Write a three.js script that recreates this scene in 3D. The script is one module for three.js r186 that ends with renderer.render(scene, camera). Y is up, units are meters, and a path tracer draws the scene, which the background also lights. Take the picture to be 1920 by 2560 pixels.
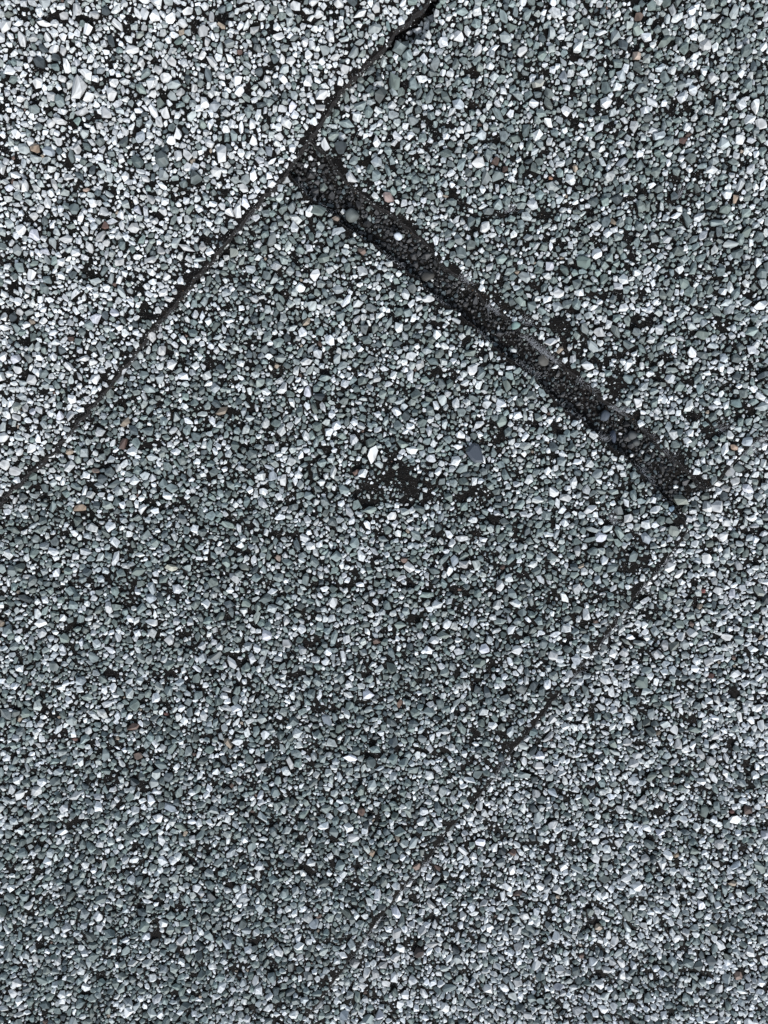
import * as THREE from 'three';
import { ImprovedNoise } from 'three/addons/math/ImprovedNoise.js';
import { mergeGeometries, mergeVertices } from 'three/addons/utils/BufferGeometryUtils.js';
import { ConvexGeometry } from 'three/addons/geometries/ConvexGeometry.js';

// ---------------------------------------------------------------- camera, sky, sun, exposure
const MM = 0.001;
const DIST = 187, TILT = 5 * Math.PI / 180, FOCAL = 1923;        // hand-held phone about 19 cm above the roof
const scene = new THREE.Scene();
const camera = new THREE.PerspectiveCamera(2 * Math.atan(1280 / FOCAL) * 180 / Math.PI, 0.75, 0.005, 60);
camera.up.set(0, 0, -1);
camera.position.set(0, DIST * MM * Math.cos(TILT), -DIST * MM * Math.sin(TILT));
camera.lookAt(0, 0, 0);

const SUN = new THREE.Vector3(0.24, 0.6, 0.76).normalize();
{ // bright hazy sky: blue overhead, paler to the horizon, a broad glow round the sun
  const w = 256, h = 128, d = new Float32Array(w * h * 4), v = new THREE.Vector3();
  for (let j = 0; j < h; j++) for (let i = 0; i < w; i++) {
    const lat = ((j + 0.5) / h - 0.5) * Math.PI, lon = ((i + 0.5) / w - 0.5) * 2 * Math.PI;
    v.set(Math.cos(lat) * Math.cos(lon), Math.sin(lat), Math.cos(lat) * Math.sin(lon));
    const up = Math.max(v.y, 0), g = Math.max(v.dot(SUN), 0), k = Math.pow(1 - up, 2.5), o = (j * w + i) * 4;
    const glow = 0.9 * Math.pow(g, 10) + 0.4 * Math.pow(g, 3);
    d[o] = 0.33 + 0.10 * k + glow; d[o + 1] = 0.41 + 0.08 * k + glow * 1.0; d[o + 2] = 0.515 + 0.05 * k + glow * 1.0; d[o + 3] = 1;
  }
  const sky = new THREE.DataTexture(d, w, h, THREE.RGBAFormat, THREE.FloatType);
  sky.mapping = THREE.EquirectangularReflectionMapping; sky.magFilter = sky.minFilter = THREE.LinearFilter; sky.needsUpdate = true;
  scene.background = sky; scene.environment = sky;
}
const sun = new THREE.DirectionalLight(new THREE.Color(1, 0.985, 0.955), 3.4);
sun.position.copy(SUN).multiplyScalar(2); sun.castShadow = true; sun.shadow.radius = 7;
Object.assign(sun.shadow.camera, { left: -0.3, right: 0.3, top: 0.3, bottom: -0.3, near: 0.5, far: 4 });
sun.shadow.mapSize.set(4096, 4096); scene.add(sun, sun.target);
const renderer = new THREE.WebGLRenderer({ antialias: true });
renderer.setSize(768, 1024); renderer.toneMapping = THREE.LinearToneMapping; renderer.toneMappingExposure = 1.03;
renderer.shadowMap.enabled = true;

// ---------------------------------------------------------------- helpers
let seed = 20817;
const rnd = () => { seed = (seed + 0x6D2B79F5) | 0; let t = Math.imul(seed ^ (seed >>> 15), 1 | seed); t = (t + Math.imul(t ^ (t >>> 7), 61 | t)) ^ t; return ((t ^ (t >>> 14)) >>> 0) / 4294967296; };
const rr = (a, b) => a + (b - a) * rnd();
const gauss = () => Math.sqrt(-2 * Math.log(rnd() + 1e-9)) * Math.cos(6.2832 * rnd());
const perlin = new ImprovedNoise();
const fbm = (x, y, z, n = 3) => { let s = 0, a = 1, t = 0; for (let i = 0; i < n; i++) { s += a * perlin.noise(x, y, z + i * 7.3); t += a; a *= 0.5; x *= 2.03; y *= 2.03; } return s / t; };
const C = Math.cos(TILT), S = Math.sin(TILT);
// where a spot seen in the photograph (1920 x 2560) lies on the roof, in millimetres, at height y
function spot(u, v, y = 0) {
  const a = u - 960, b = v - 1280, dx = a, dy = -C * FOCAL + S * b, dz = S * FOCAL + C * b, t = (y - DIST * C) / dy;
  return [dx * t, -DIST * S + dz * t];
}
function toPhoto(x, y, z) {
  const px = x, py = y - DIST * C, pz = z + DIST * S, f = -C * py + S * pz, b = S * py + C * pz;
  return [960 + FOCAL * px / f, 1280 + FOCAL * b / f];
}
const taken = new Map();
function named(o, name) { const n = taken.get(name) || 0; taken.set(name, n + 1); o.name = n ? `${name}_${String(n).padStart(3, '0')}` : name; return o; }
function shadowed(m) { m.castShadow = m.receiveShadow = true; return m; }
function mesh(name, g, m, parent) { const o = shadowed(new THREE.Mesh(g, m)); o.name = name; parent.add(o); return o; }
function thing(name, label, category, group) { const o = named(new THREE.Group(), name); o.userData = { label, category }; if (group) o.userData.group = group; scene.add(o); return o; }

// ---------------------------------------------------------------- materials
function noiseTexture(n, f, colour) {
  const d = new Uint8Array(n * n * 4);
  for (let j = 0; j < n; j++) for (let i = 0; i < n; i++) {
    const c = f(i / n, j / n), o = (j * n + i) * 4;
    d[o] = c[0]; d[o + 1] = c[1]; d[o + 2] = c[2]; d[o + 3] = 255;
  }
  const t = new THREE.DataTexture(d, n, n); t.wrapS = t.wrapT = THREE.RepeatWrapping; t.magFilter = THREE.LinearFilter; t.minFilter = THREE.LinearMipmapLinearFilter; t.generateMipmaps = true;
  if (colour) t.colorSpace = THREE.SRGBColorSpace; t.needsUpdate = true; return t;
}
const tile = (x, y, f, z) => { // noise that tiles over the unit square
  const n = (a, b) => perlin.noise(a * f, b * f, z), u = x, v = y;
  return (n(u, v) * (1 - u) * (1 - v) + n(u - 1, v) * u * (1 - v) + n(u, v - 1) * (1 - u) * v + n(u - 1, v - 1) * u * v);
};
const lump = noiseTexture(768, (x, y) => { const q = 128 + 150 * tile(x, y, 22, 1) + 110 * tile(x, y, 60, 2) + 70 * tile(x, y, 140, 3), c = Math.max(0, Math.min(255, q)); return [c, c, c]; });
const tarColour = noiseTexture(768, (x, y) => { const q = tile(x, y, 9, 4) + 0.7 * tile(x, y, 40, 5) + 0.6 * tile(x, y, 150, 6); return [17 + 18 * q, 14.5 + 15 * q, 13 + 13 * q].map(c => Math.max(5, c)); }, true);
const perTile = 1 / (24 * MM);
for (const t of [lump, tarColour]) t.repeat.set(perTile, perTile);
const bitumen = new THREE.MeshPhysicalMaterial({ map: tarColour, bumpMap: lump, bumpScale: 0.28 * MM, roughness: 0.7, specularIntensity: 0.25 });
const cutEdge = new THREE.MeshPhysicalMaterial({ color: new THREE.Color(0.022, 0.02, 0.02), bumpMap: lump, bumpScale: 0.4 * MM, roughness: 0.9, specularIntensity: 0.4 });
const stoneMat = (r, g, b, rough = 0.62) => new THREE.MeshStandardMaterial({ color: new THREE.Color(r, g, b), vertexColors: true, roughness: rough });
const bedMat = new THREE.MeshStandardMaterial({ vertexColors: true, roughness: 0.62 });
const fineMat = new THREE.MeshStandardMaterial({ roughness: 0.35 });
const fibreMat = new THREE.MeshStandardMaterial({ color: new THREE.Color(0.42, 0.43, 0.46), roughness: 0.45 });

// ---------------------------------------------------------------- one crushed stone, a lump cut by random planes
function stone(detail, cuts, soft) {
  let g = new THREE.IcosahedronGeometry(1, detail); g.deleteAttribute('uv'); g.deleteAttribute('normal'); g = mergeVertices(g, 1e-4);
  const planes = []; for (let i = 0; i < cuts; i++) planes.push([new THREE.Vector3(gauss(), gauss(), gauss()).normalize(), rr(0.62, 0.95)]);
  const p = g.attributes.position, col = new Float32Array(p.count * 3), v = new THREE.Vector3(), off = rr(0, 50);
  for (let i = 0; i < p.count; i++) {
    v.fromBufferAttribute(p, i).normalize(); let s = 1;
    for (const [n, h] of planes) { const q = v.dot(n); if (q > 0.05) s += Math.pow(q / h, soft); }
    const r = Math.pow(s, -1 / soft) * (1 + 0.05 * perlin.noise(v.x * 3 + off, v.y * 3, v.z * 3));
    p.setXYZ(i, v.x * r, v.y * r, v.z * r);
    const m = 0.92 + 0.22 * perlin.noise(v.x * 2.2 + off, v.y * 2.2, v.z * 2.2) + 0.16 * perlin.noise(v.x * 6, v.y * 6 + off, v.z * 6);
    col[i * 3] = m; col[i * 3 + 1] = m; col[i * 3 + 2] = m;
  }
  g.setAttribute('color', new THREE.BufferAttribute(col, 3)); g.computeVertexNormals(); g.computeBoundingBox();
  return g;
}
function shard(n, far, split) { // crushed rock: hull of a few well spread points, flat faces
  const pts = [], off = rr(0, 50); let face = 1;
  for (let tries = 0; pts.length < n && tries < 4000; tries++) { const v = new THREE.Vector3(gauss(), gauss(), gauss()).normalize(); if (pts.every(p => p.angleTo(v) > far)) pts.push(v); }
  for (const p of pts) p.multiplyScalar(rr(0.82, 1.25));
  let q = [...new ConvexGeometry(pts).attributes.position.array];
  for (let k = 0; k < split; k++) { // smaller facets, so that flecks of colour fit on them
    const o = [], mid = (a, b) => [(a[0] + b[0]) / 2, (a[1] + b[1]) / 2, (a[2] + b[2]) / 2];
    for (let i = 0; i < q.length; i += 9) { const a = q.slice(i, i + 3), b = q.slice(i + 3, i + 6), c = q.slice(i + 6, i + 9), ab = mid(a, b), bc = mid(b, c), ca = mid(c, a); o.push(...a, ...ab, ...ca, ...ab, ...b, ...bc, ...ca, ...bc, ...c, ...ab, ...bc, ...ca); }
    q = o;
  }
  const g = new THREE.BufferGeometry(); g.setAttribute('position', new THREE.Float32BufferAttribute(q, 3)); g.computeVertexNormals();
  const per = 3 * 4 ** split, fleck = new Map(), p = g.attributes.position, col = new Float32Array(p.count * 3);
  for (let i = 0; i < p.count; i++) { if (i % per === 0) face = rr(0.86, 1.08); const key = [p.getX(i), p.getY(i), p.getZ(i)].map(v => Math.round(v * 500)).join(); if (!fleck.has(key)) fleck.set(key, rnd() < 0.14 ? rr(0.5, 0.8) : rr(0.92, 1.1)); const m = (face + 0.3 * perlin.noise(p.getX(i) * 1.9 + off, p.getY(i) * 1.9, p.getZ(i) * 1.9)) * fleck.get(key); col.fill(m, i * 3, i * 3 + 3); }
  g.setAttribute('color', new THREE.BufferAttribute(col, 3)); return g;
}
const bedStone = shard(11, 0.66, 2);
const pieceStones = Array.from({ length: 10 }, () => shard(12, 0.62, 1));
const grain = new THREE.OctahedronGeometry(1, 0);

// ---------------------------------------------------------------- the courses: edges traced from the photograph
const TOP = { upper: 2.4, middle: 0, lower: -3.2 }, THICK = 3.1;
const lapEdgePx = [[1260, -220], [1160, -100], [1075, 0], [1052, 30], [992, 82], [930, 152], [872, 210], [850, 235], [806, 305], [760, 372], [710, 437], [655, 502], [590, 575], [536, 643], [480, 706], [440, 755], [372, 838], [316, 915], [270, 966], [235, 1014], [169, 1087], [114, 1153], [69, 1189], [21, 1235], [-60, 1335], [-330, 1660], [-900, 2330]];
const slotLeftPx = [[700, 402], [728, 438], [760, 478], [805, 516], [862, 564], [905, 592], [952, 625], [1000, 668], [1042, 690], [1060, 716], [1105, 757], [1150, 782], [1181, 811], [1241, 871], [1301, 913], [1347, 953], [1400, 1012], [1454, 1049], [1499, 1095], [1551, 1130], [1587, 1165], [1630, 1208], [1672, 1256], [1708, 1296], [1722, 1322]];
const slotRightPx = [[770, 340], [815, 392], [862, 452], [934, 513], [975, 535], [1017, 568], [1079, 625], [1099, 662], [1145, 690], [1181, 724], [1217, 760], [1271, 796], [1301, 832], [1356, 877], [1401, 910], [1446, 947], [1490, 985], [1525, 1012], [1581, 1045], [1620, 1085], [1660, 1128], [1700, 1160], [1735, 1195], [1762, 1228]];
const buttRightPx = [[1762, 1228], [1785, 1212], [1814, 1188], [1848, 1145], [1875, 1118], [1920, 1085], [2000, 975], [2140, 790], [2400, 440]];
const buttLeftPx = [[1722, 1322], [1712, 1342], [1690, 1372], [1665, 1404], [1618, 1462], [1585, 1495], [1538, 1563], [1502, 1610], [1476, 1645], [1430, 1700], [1372, 1770], [1310, 1849], [1256, 1908], [1241, 1943], [1162, 2034], [1118, 2081], [1075, 2146], [1017, 2215], [952, 2294], [890, 2381], [822, 2475], [740, 2585], [560, 2820], [300, 3160]];
function trace(px, y, rough, key) { // evenly stepped, slightly ragged
  const p = px.map(([u, v]) => spot(u, v, y)), out = [];
  for (let i = 0; i + 1 < p.length; i++) {
    const [ax, az] = p[i], [bx, bz] = p[i + 1], L = Math.hypot(bx - ax, bz - az), n = Math.max(1, Math.round(L / 0.8));
    for (let k = 0; k < n; k++) { const t = k / n, x = ax + (bx - ax) * t, z = az + (bz - az) * t, w = rough * (1.3 * fbm(x * 0.35, z * 0.35, key, 2) + 0.8 * perlin.noise(x * 1.7, z * 1.7, key + 3)); out.push([x - w * (bz - az) / L, z + w * (bx - ax) / L]); }
  }
  out.push(p[p.length - 1]); return out;
}
const lapEdge = trace(lapEdgePx, TOP.upper, 0.75, 1);
const slotLeft = trace(slotLeftPx, TOP.middle, 0.4, 2), slotRight = trace(slotRightPx, TOP.middle, 0.4, 3);
const buttRight = trace(buttRightPx, TOP.middle, 0.4, 4), buttLeft = trace(buttLeftPx, TOP.middle, 0.4, 5);
const upperPoly = [...lapEdge, [-190, 60], [-190, -205], [90, -205]];
const hidden = [spot(690, 250), spot(610, 330)];                      // the tabs meet here, under the upper shingle
const rightPoly = [hidden[0], ...slotRight, ...buttRight.slice(1), [195, -60], [195, -190], [40, -190], [10, -110]];
const leftPoly = [hidden[0], ...slotLeft, ...buttLeft.slice(1), [-60, 215], [-190, 215], [-190, 70], [-95, -10], hidden[1]];
const lowerPoly = [[-60, 225], [-190, 225], [-190, 140], [-60, -120], [60, -190], [205, -190], [205, 225]];
const VIEW = { x0: -158, x1: 158, z0: -168, z1: 190 };

function slab(poly, top, thick = THICK) {
  const s = new THREE.Shape(poly.map(([x, z]) => new THREE.Vector2(x * MM, -z * MM)));
  const g = new THREE.ExtrudeGeometry(s, { depth: (thick - 0.5) * MM, bevelEnabled: true, bevelThickness: 0.25 * MM, bevelSize: 0.25 * MM, bevelOffset: -0.25 * MM, bevelSegments: 2, steps: 3 });
  g.rotateX(-Math.PI / 2); g.translate(0, (top - thick + 0.25) * MM, 0); return g;
}

// ---------------------------------------------------------------- bare patches where granules have come off (place, half lengths in photo pixels, turn)
const bare = [
  [480, 694, 30, 20, .3], [373, 787, 30, 26, 0], [451, 725, 22, 14, .6], [781, 345, 22, 14, -.8], [509, 1065, 24, 18, 0], [689, 920, 25, 20, 0], [567, 770, 16, 12, 0], [300, 1134, 26, 18, .3], [579, 1030, 22, 12, 0], [521, 608, 22, 15, .8], [330, 40, 16, 12, 0], [230, 65, 26, 10, .5], [560, 60, 28, 12, -.5],
  [1695, 492, 36, 26, .2], [1272, 532, 28, 18, 0], [1365, 538, 38, 22, .4], [1463, 521, 26, 18, 0], [1336, 712, 26, 20, .4], [1232, 347, 16, 13, 0], [1597, 810, 36, 28, 0], [1319, 800, 40, 22, .7], [1240, 745, 26, 16, .7], [1434, 862, 52, 34, .7], [1400, 815, 34, 24, .5], [1539, 955, 34, 44, .2], [1500, 905, 28, 24, .6], [1785, 1072, 50, 30, -.5], [1730, 1041, 34, 16, 0], [1799, 810, 36, 20, .3], [1863, 1024, 24, 18, 0], [1133, 675, 24, 14, .7], [1090, 330, 30, 14, .5], [1690, 270, 28, 20, .6], [1655, 285, 22, 14, 0], [1545, 250, 26, 9, .7], [1510, 160, 20, 22, .8], [1180, 180, 26, 14, .3], [1330, 160, 26, 12, 0], [1600, 480, 24, 14, 0], [1650, 940, 30, 18, .5], [1560, 890, 26, 14, 0],
  [1005, 1195, 80, 44, .25], [1050, 1235, 66, 32, .1], [925, 1222, 52, 28, .2], [969, 1134, 40, 14, .1], [993, 1178, 66, 26, .15], [1056, 1219, 50, 32, .1], [915, 1243, 46, 26, .3], [1026, 1246, 54, 22, 0], [1192, 1237, 52, 18, .1], [890, 1165, 36, 13, -.1], [1216, 1390, 28, 16, 0], [1150, 1250, 30, 16, .3], [940, 1200, 34, 18, 0], [1240, 1300, 40, 14, .2], [1100, 1340, 34, 10, .2], [820, 1120, 30, 12, 0], [1330, 1060, 30, 16, .4], [1290, 1020, 26, 14, .2],
  [359, 1969, 22, 26, 0], [255, 2437, 26, 20, 0], [211, 2513, 20, 14, 0], [822, 2443, 40, 20, -.7], [613, 1708, 30, 16, -.2], [810, 1772, 46, 24, .2], [920, 1685, 26, 22, 0], [509, 1836, 32, 12, .2], [278, 1442, 26, 18, 0], [509, 2113, 20, 14, 0], [463, 1587, 40, 10, .2], [862, 1471, 36, 12, -.5], [116, 1772, 30, 14, .2], [180, 1560, 24, 12, -.4], [480, 1720, 26, 10, 0], [640, 1560, 26, 12, .2], [720, 1640, 26, 10, -.6], [300, 1690, 26, 12, .3], [400, 2250, 26, 10, .4],
  [1591, 1413, 56, 34, -.2], [1560, 1385, 30, 20, 0], [1527, 1303, 30, 22, 0], [1700, 1296, 34, 24, -.6], [1174, 1535, 30, 20, .2], [1041, 1546, 30, 18, 0], [1272, 1859, 40, 22, -.4], [1243, 1836, 30, 16, 0], [1429, 1847, 15, 11, 0], [1151, 1477, 44, 14, .2], [1018, 1459, 30, 14, .3], [1463, 1558, 36, 15, -.3], [1614, 1778, 30, 16, 0], [1134, 2060, 32, 14, -.9], [1267, 2264, 34, 13, .1], [1654, 2044, 28, 16, 0], [1487, 2322, 26, 14, -.3], [1643, 2461, 30, 16, .7], [1539, 2044, 36, 12, .2], [1385, 1480, 30, 16, .2], [1310, 1440, 26, 16, .3], [1300, 1590, 30, 12, -.2], [1410, 1600, 30, 16, -.6], [1600, 1480, 26, 30, .3], [1850, 1740, 26, 16, .4], [1230, 1660, 26, 12, 0], [1060, 1700, 26, 10, 0], [1740, 1430, 22, 9, 0], [1620, 1545, 26, 16, .3],
].map(([u, v, a, b, t]) => { const [x, z] = spot(u, v, 0); return [x, z, a / 10.3, b / 10.3, Math.cos(t), Math.sin(t)]; });
function bareness(x, z) { // above 0: no granules
  let m = -1;
  for (const [cx, cz, a, b, c, s] of bare) { const dx = x - cx, dz = z - cz; if (Math.abs(dx) > a + b || Math.abs(dz) > a + b) continue; const u = (dx * c + dz * s) / a, v = (-dx * s + dz * c) / b; m = Math.max(m, 1 - Math.hypot(u, v)); }
  const patch = m > -0.6 ? m * 0.9 + 0.5 * fbm(x * 0.55, z * 0.55, 11, 2) : -1;
  const streak = 0.9 * fbm(x * 0.2, z * 0.26, 17, 3) + 0.45 * fbm(x * 0.75, z * 0.75, 18, 2);
  return Math.max(patch, streak - 0.02);
}

// ---------------------------------------------------------------- colours of the granules, linear
const jit = (c, k) => c.map(v => v * (1 + k * gauss()));
const kinds = {
  white: () => { const v = rr(0.42, 0.84); return [v * 0.96, v * 0.985, v * rr(0.97, 1.03)]; },
  pale: () => { const v = rr(0.3, 0.5); return [v * 0.92, v, v * rr(0.96, 1.06)]; },
  green: () => { const v = rr(0.13, 0.31); return [v * rr(0.79, 0.89), v, v * rr(0.93, 1.02)]; },
  slate: () => { const v = rr(0.06, 0.14); return [v * 0.8, v, v * 1.08]; },
  dark: () => { const v = rr(0.02, 0.075); return [v, v, v * 1.05]; },
  tan: () => { const v = rr(0.16, 0.34); return [v * 1.15, v * 0.94, v * 0.74]; },
  rust: () => { const v = rr(0.05, 0.12); return [v * 1.25, v * 0.8, v * 0.65]; },
};
function pick(white) {
  const q = rnd();
  if (q < 0.002) return 'tan'; if (q < 0.004) return 'rust'; if (q < 0.035) return 'slate';
  const p = rnd(); return p < white ? (rnd() < 0.82 ? 'white' : 'pale') : (rnd() < 0.12 ? 'pale' : 'green');
}
// granules that stand out in the photograph: place, half lengths (px), turn, colour
const notable = {
  upper: [[88, 372, 12, 9, 0, [.42, .25, .13]], [262, 563, 9, 7, 0, [.24, .10, .07]], [196, 222, 17, 22, .5, [.7, .73, .78]], [140, 168, 10, 10, 0, [.12, .2, .19]], [600, 130, 8, 5, 0, [.22, .1, .07]], [215, 475, 7, 6, 0, [.5, .3, .2]], [345, 405, 14, 12, .4, [.09, .15, .15]], [405, 400, 14, 16, 0, [.12, .18, .17]], [490, 448, 16, 13, .8, [.11, .17, .17]], [552, 388, 14, 18, .2, [.7, .72, .74]]],
  right: [[971, 494, 13, 11, .3, [.5, .31, .26]], [1345, 211, 12, 12, 0, [.5, .5, .4]], [1595, 42, 9, 11, .3, [.22, .12, .09]], [1710, 350, 10, 7, 0, [.14, .05, .035]], [1838, 494, 8, 11, .3, [.5, .3, .18]], [952, 238, 15, 14, .4, [.055, .075, .08]], [852, 368, 14, 15, 0, [.055, .075, .085]], [1592, 140, 11, 9, -.5, [.5, .36, .27]], [1152, 632, 11, 14, -.5, [.17, .25, .24]], [1460, 655, 16, 12, .3, [.16, .25, .21]], [984, 205, 18, 14, .4, [.2, .29, .25]], [1835, 1118, 9, 8, .5, [.55, .32, .17]], [1376, 445, 6, 5, 0, [.4, .15, .05]], [1756, 836, 14, 10, .2, [.17, .25, .2]], [1195, 405, 15, 12, .6, [.75, .76, .78]], [1000, 120, 16, 13, 0, [.17, .25, .25]]],
  left: [[903, 628, 10, 9, .4, [.2, .115, .08]], [310, 1108, 9, 14, .4, [.13, .055, .035]], [200, 1271, 14, 8, -.2, [.42, .25, .13]], [240, 1176, 9, 7, .3, [.32, .19, .14]], [428, 1418, 13, 8, -.2, [.62, .6, .4]], [930, 1136, 12, 19, .3, [.8, .82, .82]], [797, 528, 15, 12, 0, [.18, .27, .24]], [259, 2162, 5, 17, .15, [.85, .85, .88]], [695, 1395, 7, 8, 0, [.34, .2, .14]], [188, 1850, 8, 4, .2, [.18, .06, .04]], [415, 1786, 7, 4, .4, [.25, .07, .04]], [930, 2135, 7, 8, 0, [.5, .32, .15]], [1042, 2168, 9, 7, -.7, [.45, .26, .16]], [1680, 1272, 8, 7, 0, [.1, .22, .36]], [1011, 1400, 9, 7, 0, [.25, .13, .09]], [1000, 1760, 6, 9, 0, [.3, .14, .08]], [840, 545, 8, 7, 0, [.3, .2, .14]], [345, 1890, 12, 8, -.4, [.25, .15, .11]], [808, 645, 15, 11, .3, [.17, .25, .22]], [1022, 1418, 14, 12, .2, [.76, .79, .85]]],
  lower: [[1048, 2379, 14, 11, -.4, [.085, .05, .042]], [1294, 2235, 12, 7, -.7, [.17, .095, .07]], [1759, 1478, 6, 5, .5, [.35, .05, .03]], [1690, 2140, 8, 5, -.4, [.42, .25, .11]], [1845, 2440, 9, 12, 0, [.28, .16, .12]], [1605, 1705, 16, 14, .2, [.2, .29, .25]], [1612, 1728, 14, 8, .1, [.6, .66, .62]], [1778, 1690, 8, 6, 0, [.16, .045, .03]], [1830, 2030, 6, 6, 0, [.2, .05, .03]], [1700, 1250, 18, 12, .2, [.3, .34, .27]], [1768, 1267, 14, 14, 0, [.78, .8, .82]], [1795, 1268, 14, 16, 0, [.78, .8, .82]]],
};

// ---------------------------------------------------------------- packing granules on a tab
const STEP = 0.4, NX = Math.ceil((VIEW.x1 - VIEW.x0) / STEP), NZ = Math.ceil((VIEW.z1 - VIEW.z0) / STEP);
function cached(f) { // f(x, z) kept per 0.4 mm cell
  const a = new Float32Array(NX * NZ).fill(NaN);
  return (x, z) => { const i = Math.floor((x - VIEW.x0) / STEP), j = Math.floor((z - VIEW.z0) / STEP); if (i < 0 || j < 0 || i >= NX || j >= NZ) return f(x, z); const k = j * NX + i; let v = a[k]; if (v !== v) v = a[k] = f(VIEW.x0 + (i + 0.5) * STEP, VIEW.z0 + (j + 0.5) * STEP); return v; };
}
const CELL = 1.4, BARE = 0.08;
function packed(poly, opts) {
  const { top, white, accept, list, key } = opts, cells = new Map(), out = [], land = [];
  for (let j = 0; j < NZ; j++) for (let i = 0; i < NX; i++) if (accept(VIEW.x0 + (i + 0.5) * STEP, VIEW.z0 + (j + 0.5) * STEP, 0.3) > 0) land.push(VIEW.x0 + i * STEP, VIEW.z0 + j * STEP);
  const cellKey = (i, j) => (i + 2000) * 4096 + j + 2000;
  const clear = (cs, slack) => {
    for (const [x, z, r] of cs) {
      const i0 = Math.floor((x - r - 1.6) / CELL), i1 = Math.floor((x + r + 1.6) / CELL), j0 = Math.floor((z - r - 1.6) / CELL), j1 = Math.floor((z + r + 1.6) / CELL);
      for (let i = i0; i <= i1; i++) for (let j = j0; j <= j1; j++) { const c = cells.get(cellKey(i, j)); if (c) for (const [ox, oz, or] of c) { const q = (r + or) * slack, dx = x - ox, dz = z - oz; if (dx * dx + dz * dz < q * q) return false; } }
    }
    return true;
  };
  const put = cs => { for (const c of cs) { const k = cellKey(Math.floor(c[0] / CELL), Math.floor(c[1] / CELL)); let l = cells.get(k); if (!l) cells.set(k, l = []); l.push(c); } };
  const disc = (x, z, a, b, t) => { if (a < b * 1.12) return [[x, z, (a + b) / 2]]; const e = a - b, c = Math.cos(t), s = Math.sin(t), n = a > b * 1.7 ? 1 : 0; const l = [[x + e * c, z + e * s, b], [x - e * c, z - e * s, b]]; if (n) l.push([x, z, b]); return l; };
  for (const [u, v, a, b, t, col] of list) { const [x, z] = spot(u, v, top + 0.5), k = 1 / 10.3; let A = a * k, B = b * k, T = t; if (B > A) { [A, B] = [B, A]; T += Math.PI / 2; } const cs = disc(x, z, A, B, T); put(cs); const l = (col[0] + col[1] + col[2]) / 3; out.push({ x, z, a: A, b: B, t: T, col: col.map(c => 0.8 * (c + (l - c) * 0.45)), kind: 'notable', must: true }); }
  const area = land.length / 2 * STEP * STEP;
  const stages = [[0.07, 0.86, 1.16, 0.97], [0.5, 0.62, 0.86, 0.96], [2.2, 0.42, 0.63, 0.95], [4.2, 0.28, 0.43, 0.95], [2.6, 0.18, 0.29, 1.0]];
  for (const [per, r0, r1, slack] of stages) {
    for (let n = Math.round(area * per); n > 0; n--) {
      const c = 2 * Math.floor(rnd() * land.length / 2), x = land[c] + STEP * rnd(), z = land[c + 1] + STEP * rnd(), ok = accept(x, z, r0);
      if (ok <= 0 || (ok < 1 && rnd() > ok)) continue;
      const r = rr(r0, r1), asp = 1 + Math.abs(gauss()) * 0.5, a = r * Math.sqrt(Math.min(asp, 2.3)), b = r / Math.sqrt(Math.min(asp, 2.3)), t = rr(0, Math.PI);
      const cs = disc(x, z, a, b, t); if (!clear(cs, slack)) continue;
      put(cs); const kind = opts.kind ? opts.kind(x, z) : pick(white + 0.22 * fbm(x * 0.06, z * 0.06, key, 2)); out.push({ x, z, a, b, t, kind, col: kinds[kind]() });
    }
  }
  return { list: out, clear };
}
const Q = new THREE.Quaternion(), Y = new THREE.Vector3(0, 1, 0), Et = new THREE.Euler(), q2 = new THREE.Quaternion();
function place(g, top, matrix) { // a granule part sunk into the bitumen
  const h = g.b * rr(0.75, 1.15), y = top + h * rr(0.25, 0.7);
  Q.setFromAxisAngle(Y, -g.t); q2.setFromEuler(Et.set(0.3 * gauss(), 0, 0.22 * gauss())); Q.multiply(q2);
  const k = 1.17;
  matrix.compose(new THREE.Vector3(g.x * MM, y * MM, g.z * MM), Q, new THREE.Vector3(g.a * k * MM, h * k * MM, g.b * k * MM));
  matrix.multiply(new THREE.Matrix4().makeRotationFromEuler(Et.set(rr(0, 6.28), rr(0, 6.28), rr(0, 6.28))));
  return matrix;
}
const palette = new Map();
function paletteMat(col) { const g = Math.round(Math.log2(col[1]) * 4) / 4, q = [Math.round(col[0] / col[1] * 12) / 12, 1, Math.round(col[2] / col[1] * 12) / 12], k = g + ' ' + q.join(); if (!palette.has(k)) palette.set(k, stoneMat(...q.map(v => v * 2 ** g))); return palette.get(k); }
const inFrame = g => { const [u, v] = toPhoto(g.x, g.top, g.z); return u > 6 && u < 1914 && v > 6 && v < 2554; };

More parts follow.
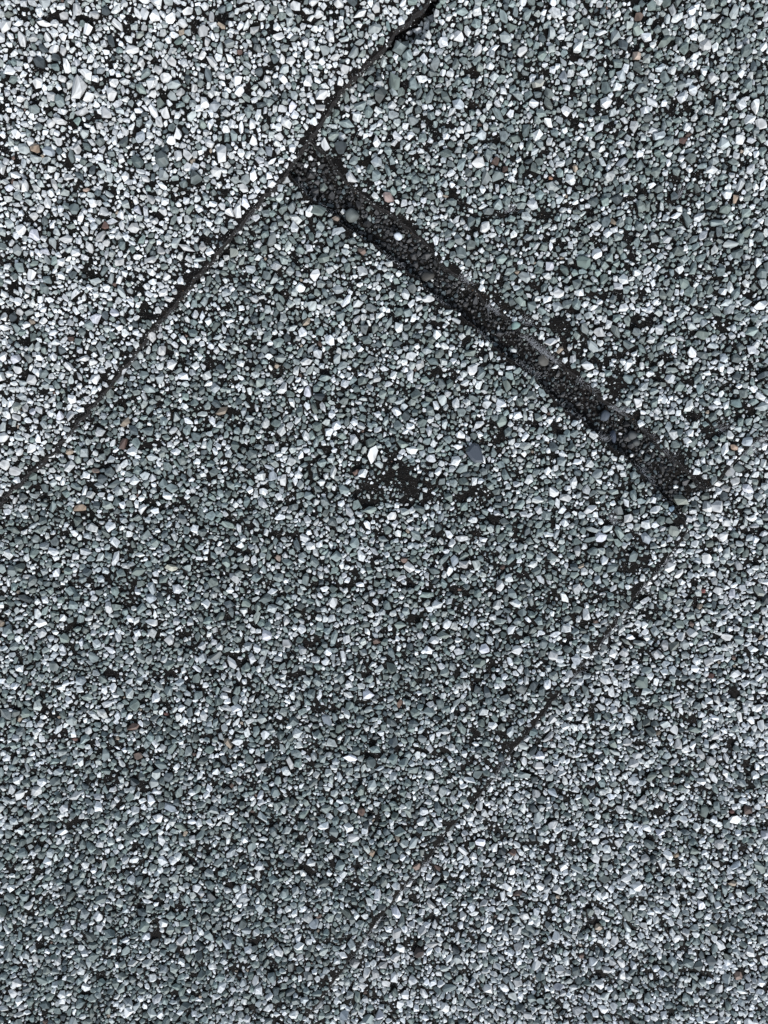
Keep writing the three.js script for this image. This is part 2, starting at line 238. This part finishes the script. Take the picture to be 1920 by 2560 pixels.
function dress(tab, packs, pieces) { // packs: [{list, top}] of this tab; pieces: the ones that show largest, as meshes of their own
  const m = new THREE.Matrix4(), col = new THREE.Color(), rest = packs.filter(g => !pieces.has(g));
  for (const g of packs) if (pieces.has(g)) { const o = mesh('granule', pieceStones[Math.floor(rnd() * 10)], paletteMat(g.col), tab); place(g, g.top, m); m.decompose(o.position, o.quaternion, o.scale); o.matrixAutoUpdate = false; o.matrix.copy(m); }
  const bed = shadowed(new THREE.InstancedMesh(bedStone, bedMat, rest.length)); bed.name = 'granule_bed'; bed.userData.kind = 'stuff';
  rest.forEach((g, i) => { bed.setMatrixAt(i, place(g, g.top, m)); bed.setColorAt(i, col.setRGB(...g.col)); });
  tab.add(bed);
}
function sprinkle(tab, top, clear, accept, per, edges = [], depth = 2.5) { // fine mineral grains glinting in the bitumen
  const area = (VIEW.x1 - VIEW.x0) * (VIEW.z1 - VIEW.z0), l = [];
  for (let n = area * per; n > 0; n--) { const x = rr(VIEW.x0, VIEW.x1), z = rr(VIEW.z0, VIEW.z1); if (accept(x, z) && clear([[x, z, 0.02]], 0.9)) l.push([x, z, top, 1]); }
  for (const line of edges) for (let n = 0; n + 1 < line.length; n++) for (let k = 0; k < 5; k++) { const t = rnd(); l.push([line[n][0] + (line[n + 1][0] - line[n][0]) * t + 0.12 * gauss(), line[n][1] + (line[n + 1][1] - line[n][1]) * t + 0.12 * gauss(), top - rr(0, depth), 1.7]); }
  const o = shadowed(new THREE.InstancedMesh(grain, fineMat, l.length)), m = new THREE.Matrix4(), col = new THREE.Color(); o.name = 'fine_grains'; o.userData.kind = 'stuff';
  l.forEach(([x, z, y, big], i) => {
    const r = big * (0.05 + 0.14 * rnd() * rnd()); Q.setFromEuler(Et.set(rr(0, 6), rr(0, 6), rr(0, 6)));
    o.setMatrixAt(i, m.compose(new THREE.Vector3(x * MM, (y + r * rr(-0.1, 0.6)) * MM, z * MM), Q, new THREE.Vector3(r * MM, r * rr(0.6, 1.2) * MM, r * rr(0.6, 1.5) * MM)));
    const w = rnd(), v = w < (big > 1 ? 0.06 : 0.16) ? rr(0.35, 0.9) : rr(0.012, 0.09); o.setColorAt(i, w > 0.93 ? col.setRGB(v * 1.2, v * 0.8, v * 0.5) : col.setRGB(v * 0.96, v, v));
  });
  tab.add(o);
}

// ---------------------------------------------------------------- build: roof deck, three shingles
{ const deck = mesh('roof_deck', new THREE.BoxGeometry(2.4, 0.018, 2.4), new THREE.MeshStandardMaterial({ color: new THREE.Color(0.33, 0.24, 0.15), bumpMap: lump, bumpScale: 0.0003, roughness: 0.85 }), scene); deck.position.y = (TOP.lower - THICK - 0.1) * MM - 0.009; deck.userData.kind = 'structure'; }

const course = 'asphalt shingles lapped in courses';
const upper = thing('roof_shingle', 'pale asphalt shingle of mostly white granules, lapped over the slotted one', 'shingle', course);
const middle = thing('roof_shingle', 'grey-green asphalt shingle split into two tabs by a dark slot', 'shingle', course);
const lower = thing('roof_shingle', 'grey-green asphalt shingle running out from under the slotted shingle', 'shingle', course);
const tabU = mesh('tab', slab(upperPoly, TOP.upper, 2.3), [bitumen, cutEdge], upper);
const tabR = mesh('tab', slab(rightPoly, TOP.middle), [bitumen, cutEdge], middle);
const tabL = mesh('tab', slab(leftPoly, TOP.middle), [bitumen, cutEdge], middle);
const tabB = mesh('tab', slab(lowerPoly, TOP.lower), [bitumen, cutEdge], lower);

const need = (d, lo, hi) => Math.min(1, Math.max(0, (d - lo) / (hi - lo)));
const cellOf = (x, z) => { const i = Math.floor((x - VIEW.x0) / STEP), j = Math.floor((z - VIEW.z0) / STEP); return i < 0 || j < 0 || i >= NX || j >= NZ ? -1 : j * NX + i; };
function within(poly) { // cells inside an outline, row by row
  const a = new Uint8Array(NX * NZ);
  for (let j = 0; j < NZ; j++) {
    const z = VIEW.z0 + (j + 0.5) * STEP, xs = [];
    for (let i = 0, k = poly.length - 1; i < poly.length; k = i++) { const [xi, zi] = poly[i], [xk, zk] = poly[k]; if ((zi > z) !== (zk > z)) xs.push((xk - xi) * (z - zi) / (zk - zi) + xi); }
    xs.sort((p, q) => p - q);
    for (let n = 0; n + 1 < xs.length; n += 2) for (let i = Math.max(0, Math.ceil((xs[n] - VIEW.x0) / STEP - 0.5)); i < NX && VIEW.x0 + (i + 0.5) * STEP < xs[n + 1]; i++) a[j * NX + i] = 1;
  }
  return (x, z) => { const k = cellOf(x, z); return k < 0 ? 0 : a[k]; };
}
const inU = within(upperPoly), inR = within(rightPoly), inL = within(leftPoly);
function near(line) { // millimetres to a line, up to 5
  const a = new Float32Array(NX * NZ).fill(5), w = Math.ceil(5 / STEP);
  for (let n = 0; n + 1 < line.length; n++) for (let h = 0; h < 1; h += 0.5) {
    const x = line[n][0] + (line[n + 1][0] - line[n][0]) * h, z = line[n][1] + (line[n + 1][1] - line[n][1]) * h, ci = Math.floor((x - VIEW.x0) / STEP), cj = Math.floor((z - VIEW.z0) / STEP);
    for (let j = Math.max(0, cj - w); j <= Math.min(NZ - 1, cj + w); j++) for (let i = Math.max(0, ci - w); i <= Math.min(NX - 1, ci + w); i++) { const d = Math.hypot(VIEW.x0 + (i + 0.5) * STEP - x, VIEW.z0 + (j + 0.5) * STEP - z), k = j * NX + i; if (d < a[k]) a[k] = d; }
  }
  return (x, z) => { const k = cellOf(x, z); return k < 0 ? 5 : a[k]; };
}
const dLap = near(lapEdge), dSlotR = near(slotRight), dSlotL = near(slotLeft), dButtR = near(buttRight), dButtL = near(buttLeft);
const bareMap = cached(bareness);
const bareAt = (x, z, r) => { const b = bareMap(x, z) - BARE; return b < 0 ? 1 : r > 0.4 ? 0.02 : Math.max(0.05, 0.3 - 0.8 * b); };
const underLap = (x, z, d) => inU(x, z) && dLap(x, z) > d;
const ragU = cached((x, z) => 1.1 * fbm(x * .3, z * .3, 8, 2)), ragR = cached((x, z) => 1.8 * fbm(x * .25, z * .25, 9, 2)), ragL = cached((x, z) => 1.2 * fbm(x * .28, z * .28, 10, 2));
const acceptU = (x, z, r) => inU(x, z) ? need(dLap(x, z) + 0.9 * ragU(x, z), 0.55 + r * 0.5, 1.6 + r) * bareAt(x, z, r) : 0;
const acceptR = (x, z, r) => !inR(x, z) || underLap(x, z, 2) ? 0 : need(dSlotR(x, z) + 0.9 * ragR(x, z), 0.5 + r * 0.5, 2 + r) * need(dButtR(x, z), 0.6, 1.7) * bareAt(x, z, r);
const acceptL = (x, z, r) => !inL(x, z) || underLap(x, z, 2) ? 0 : need(dSlotL(x, z) + 0.8 * ragL(x, z), 0.4 + r * 0.5, 1.2 + r) * need(dButtL(x, z) + 0.7 * ragL(x, z), 0.8, 1.9) * bareAt(x, z, r);
const midBoth = (x, z) => inR(x, z) || inL(x, z);
const covered = (x, z) => midBoth(x, z) && Math.min(dButtL(x, z), dButtR(x, z), dSlotL(x, z), dSlotR(x, z)) > 2.5;
const [sax, saz] = spot(760, 420, TOP.lower), [sbx, sbz] = spot(1735, 1262, TOP.lower), slotLength = Math.hypot(sbx - sax, sbz - saz);
const alongSlot = (x, z) => ((x - sax) * (sbx - sax) + (z - saz) * (sbz - saz)) / slotLength / slotLength;
const acrossSlot = (x, z) => ((x - sax) * (sbz - saz) - (z - saz) * (sbx - sax)) / slotLength;
const inSlot = (x, z) => Math.abs(acrossSlot(x, z)) < 8.5 && alongSlot(x, z) < 0.985 && alongSlot(x, z) > -0.08;
const slotMap = cached((x, z) => { const t = alongSlot(x, z) + 0.05 * fbm(x * .3, z * .3, 21, 2); return t < 0.3 ? 0.16 : t < 0.4 ? 0.12 : t < 0.78 ? 0.02 : t < 0.9 ? 0.3 : 0.1; });
const acceptB = (x, z, r) => inSlot(x, z) ? slotMap(x, z) * (r > 0.8 ? 0.3 : 1) + (r < 0.29 ? 0.3 : 0) : covered(x, z) || underLap(x, z, 0) ? 0 : bareAt(x, z, r);
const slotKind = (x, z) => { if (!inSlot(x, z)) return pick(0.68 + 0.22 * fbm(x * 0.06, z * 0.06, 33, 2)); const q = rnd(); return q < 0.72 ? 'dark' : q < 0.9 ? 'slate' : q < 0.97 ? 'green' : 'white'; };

const packs = {
  U: packed(upperPoly, { top: TOP.upper, white: 0.8, accept: acceptU, list: notable.upper, key: 30 }),
  R: packed(rightPoly, { top: TOP.middle, white: 0.4, accept: acceptR, list: notable.right, key: 31 }),
  L: packed(leftPoly, { top: TOP.middle, white: 0.38, accept: acceptL, list: notable.left, key: 32 }),
  B: packed(lowerPoly, { top: TOP.lower, white: 0.45, accept: acceptB, list: notable.lower, key: 33, kind: slotKind }),
};
for (const [k, top] of [['U', TOP.upper], ['R', TOP.middle], ['L', TOP.middle], ['B', TOP.lower]]) for (const g of packs[k].list) g.top = top;
function largest(list, n) { const l = list.filter(g => inFrame(g) && !covered2(g)); l.sort((p, q) => (q.must ? 99 : 0) + q.a * q.b - (p.must ? 99 : 0) - p.a * p.b); return new Set(l.slice(0, n)); }
function covered2(g) { return (g.top < TOP.upper && inU(g.x, g.z)) || (g.top < TOP.middle && (midBoth(g.x, g.z) || inSlot(g.x, g.z))); }
dress(tabU, packs.U.list, largest(packs.U.list, 295));
const bothLarge = largest([...packs.R.list, ...packs.L.list], 295);
dress(tabR, packs.R.list, bothLarge); dress(tabL, packs.L.list, bothLarge);
dress(tabB, packs.B.list, largest(packs.B.list, 295));
console.log('granules', Object.values(packs).map(p => p.list.length).join(' '));

sprinkle(tabU, TOP.upper, packs.U.clear, inU, 3.4, [lapEdge], 2.1);
sprinkle(tabR, TOP.middle, packs.R.clear, (x, z) => inR(x, z) && !underLap(x, z, 3), 3.4, [slotRight, buttRight]);
sprinkle(tabL, TOP.middle, packs.L.clear, (x, z) => inL(x, z) && !underLap(x, z, 3), 3.4, [slotLeft, buttLeft]);
sprinkle(tabB, TOP.lower, packs.B.clear, (x, z) => !underLap(x, z, 1) && (inSlot(x, z) || !midBoth(x, z)), 3.4);

// ---------------------------------------------------------------- glass fibres standing out of the torn mat
function hair(p, d, len, r, bend) { // a thin bent three-sided fibre
  const pts = [], side = new THREE.Vector3(gauss(), gauss(), gauss()).cross(d).normalize();
  for (let i = 0; i <= 3; i++) { const t = i / 3; pts.push(p.clone().addScaledVector(d, len * t).addScaledVector(side, bend * len * t * t)); }
  const pos = [], idx = [], u = side, w = new THREE.Vector3().crossVectors(d, side).normalize();
  pts.forEach((q, i) => { const rad = r * (1 - 0.2 * i); for (let k = 0; k < 3; k++) { const a = k * 2.094; pos.push(q.x + rad * (u.x * Math.cos(a) + w.x * Math.sin(a)), q.y + rad * (u.y * Math.cos(a) + w.y * Math.sin(a)), q.z + rad * (u.z * Math.cos(a) + w.z * Math.sin(a))); } });
  for (let i = 0; i < 3; i++) for (let k = 0; k < 3; k++) { const a = i * 3 + k, b = i * 3 + (k + 1) % 3; idx.push(a, b, a + 3, b, b + 3, a + 3); }
  const g = new THREE.BufferGeometry(); g.setAttribute('position', new THREE.Float32BufferAttribute(pos, 3)); g.setIndex(idx); g.computeVertexNormals(); return g;
}
function tuft(tab, top, u0, v0, u1, v1, n, len, dirDeg, spread, r = 0.026) { // fibres rooted between two spots, leaning one way
  const a = spot(u0, v0, top), b = spot(u1, v1, top), l = [];
  for (let i = 0; i < n; i++) {
    const t = rnd(), p = new THREE.Vector3(a[0] + (b[0] - a[0]) * t + 0.25 * gauss(), top + rr(-0.5, 0.15), a[1] + (b[1] - a[1]) * t + 0.25 * gauss());
    const ang = (dirDeg + spread * gauss()) * Math.PI / 180, d = new THREE.Vector3(Math.cos(ang), rr(0.1, 0.6), Math.sin(ang)).normalize();
    l.push(hair(p.multiplyScalar(MM), d, len * rr(0.5, 1.4) * MM, r * rr(0.7, 1.2) * MM, 0.4 * gauss()));
  }
  const o = mesh('fibre_tuft', mergeGeometries(l), fibreMat, tab); o.userData.kind = 'stuff';
}
const R_ = [tabR, TOP.middle], L_ = [tabL, TOP.middle];
tuft(...R_, 1305, 838, 1398, 912, 230, 1.0, -40, 60); tuft(...R_, 1330, 860, 1380, 898, 90, 1.1, -40, 45); tuft(...R_, 1150, 696, 1178, 712, 90, 1.2, -50, 40);
tuft(...R_, 1215, 765, 1245, 782, 70, 1.2, -30, 60); tuft(...R_, 1295, 800, 1325, 812, 45, 1.8, -25, 25); tuft(...R_, 1445, 945, 1490, 980, 50, 1.2, 0, 60);
tuft(...R_, 1520, 1015, 1560, 1030, 40, 2.4, 0, 20); tuft(...R_, 1650, 1115, 1690, 1145, 40, 1.1, 20, 60); tuft(...R_, 1600, 1065, 1640, 1100, 30, 1, 0, 60);
tuft(...R_, 1262, 535, 1285, 528, 60, 1.6, -70, 30); tuft(...R_, 1690, 500, 1705, 480, 40, 1.8, -60, 30); tuft(...R_, 1785, 1068, 1800, 1075, 40, 2.2, -20, 40); tuft(...R_, 1290, 565, 1320, 560, 40, 1.2, -90, 60);
tuft(...L_, 1285, 898, 1345, 945, 50, .8, -60, 60); tuft(...L_, 1190, 830, 1230, 862, 35, .8, -60, 60); tuft(...L_, 1080, 742, 1110, 762, 25, .8, -60, 60); tuft(...L_, 1390, 1005, 1450, 1050, 35, .9, -50, 50);
tuft(...L_, 1590, 1160, 1640, 1215, 50, 1.1, 40, 80); tuft(...L_, 1490, 1090, 1520, 1105, 40, 1.4, -40, 40); tuft(...L_, 1522, 1298, 1535, 1312, 60, 1.8, -50, 30); tuft(...L_, 960, 640, 1010, 668, 30, .8, -40, 60);
tuft(...L_, 740, 452, 840, 545, 30, .8, -40, 70);
tuft(...L_, 1590, 1490, 1690, 1375, 70, 1.8, -48, 30); tuft(...L_, 1500, 1612, 1560, 1540, 60, 1.6, -48, 35); tuft(...L_, 1000, 2235, 1075, 2150, 130, 1.7, -60, 45); tuft(...L_, 880, 2395, 960, 2290, 80, 1.5, -60, 45); tuft(...L_, 1230, 1955, 1262, 1905, 50, 1.6, -55, 40); tuft(...L_, 1420, 1710, 1480, 1640, 60, 1.6, -48, 45);
tuft(...R_, 1850, 1140, 1915, 1092, 130, 1.7, 20, 70);
const U_ = [tabU, TOP.upper - 1.2];
tuft(...U_, 590, 580, 655, 505, 60, 1.6, 130, 30); tuft(...U_, 170, 1090, 240, 1010, 60, 1.6, 130, 40); tuft(...U_, 320, 915, 440, 760, 50, 1.3, 130, 45);

// ---------------------------------------------------------------- loose stones lying in the slot and on the tabs
function loose(name, label, u, v, y, a, h, b, turn, col, shape = 0, rough = 0.7) {
  const o = named(shadowed(new THREE.Mesh(stone(2, 8 + shape, 12 + shape * 4), stoneMat(...col, rough))), name);
  o.userData = { label, category: 'stone', group: 'loose stones on the shingles' };
  const [x, z] = spot(u, v, y + h); o.geometry.scale(a * MM, h * MM, b * MM); o.geometry.computeVertexNormals(); o.geometry.computeBoundingBox();
  o.position.set(x * MM, y * MM - o.geometry.boundingBox.min.y, z * MM); o.rotation.y = -turn; scene.add(o); return o;
}
const floor = TOP.lower;
loose('pebble', 'round smooth grey pebble at the narrow upper end of the dark slot', 880, 538, floor, 1.9, 1.5, 1.75, 0, [.13, .145, .14], 0);
loose('pebble', 'small white pebble against the slot wall below the round grey pebble', 995, 590, floor + .8, 1.15, 0.9, 1.0, .3, [.62, .66, .72], 1);
loose('stone_chip', 'triangular dark grey stone half way between pebble and bare slot floor', 1070, 690, floor, 1.75, .9, 1.35, -.4, [.06, .057, .052], 4);
loose('stone_chip', 'brownish grey flat stone on the bare slot floor beside the fibre fringe', 1358, 900, floor, 1.7, .6, 1.3, .9, [.1, .095, .088], 3);
loose('stone_chip', 'small white flake lying on the bare slot floor', 1284, 877, floor, .95, .3, .6, 0, [.74, .75, .74], 4);
loose('stone_chip', 'green triangular granule perched on the slot rim beside a fibre fringe', 1289, 813, TOP.middle - .6, 1.35, .9, 1.0, -.4, [.2, .29, .27], 4);
loose('stone_chip', 'long blue-grey stone wedged across the slot where loose dark stones begin', 1512, 1040, floor + .6, 1.7, 1.0, 1.1, -1.1, [.075, .09, .115], 2);
loose('stone_chip', 'upright dark slate sliver among the loose stones of the slot', 1533, 1092, floor, 1.9, .9, .85, 1.45, [.05, .062, .09], 3);
loose('pebble', 'roundish grey stone among the dark stones of the slot', 1580, 1088, floor, 1.35, 1.0, 1.2, .5, [.085, .09, .092], 0);
loose('pebble', 'grey stone beside the roundish one against the slot edge', 1590, 1105, floor, 1.1, .8, .95, 1.2, [.075, .08, .082], 3);
loose('stone_chip', 'tiny bright white chip below the dark loose stones in the slot', 1579, 1139, floor + .5, .55, .45, .5, .2, [.8, .8, .8], 4);
{ // flat slate chip
  const o = thing('slate_chip', 'flat dark slate chip lying on the granules of the wider tab', 'stone', 'loose stones on the shingles');
  const px = [[1183, 1112], [1168, 1131], [1179, 1147], [1188, 1154], [1206, 1153], [1200, 1126], [1194, 1114]], c = spot(1188, 1134, 1.5);
  const s = new THREE.Shape(px.map(([u, v]) => { const [x, z] = spot(u, v, 1.5); return new THREE.Vector2((x - c[0]) * MM, -(z - c[1]) * MM); }));
  const g = new THREE.ExtrudeGeometry(s, { depth: .5 * MM, bevelEnabled: true, bevelThickness: .35 * MM, bevelSize: .5 * MM, bevelOffset: -.2 * MM, bevelSegments: 1 }); g.rotateX(-Math.PI / 2);
  const p = mesh('chip', g, new THREE.MeshStandardMaterial({ color: new THREE.Color(.055, .066, .085), roughness: .6 }), o); p.rotation.set(-.1, 0, -.12);
  o.position.set(c[0] * MM, 1.1 * MM, c[1] * MM);
}
renderer.render(scene, camera);
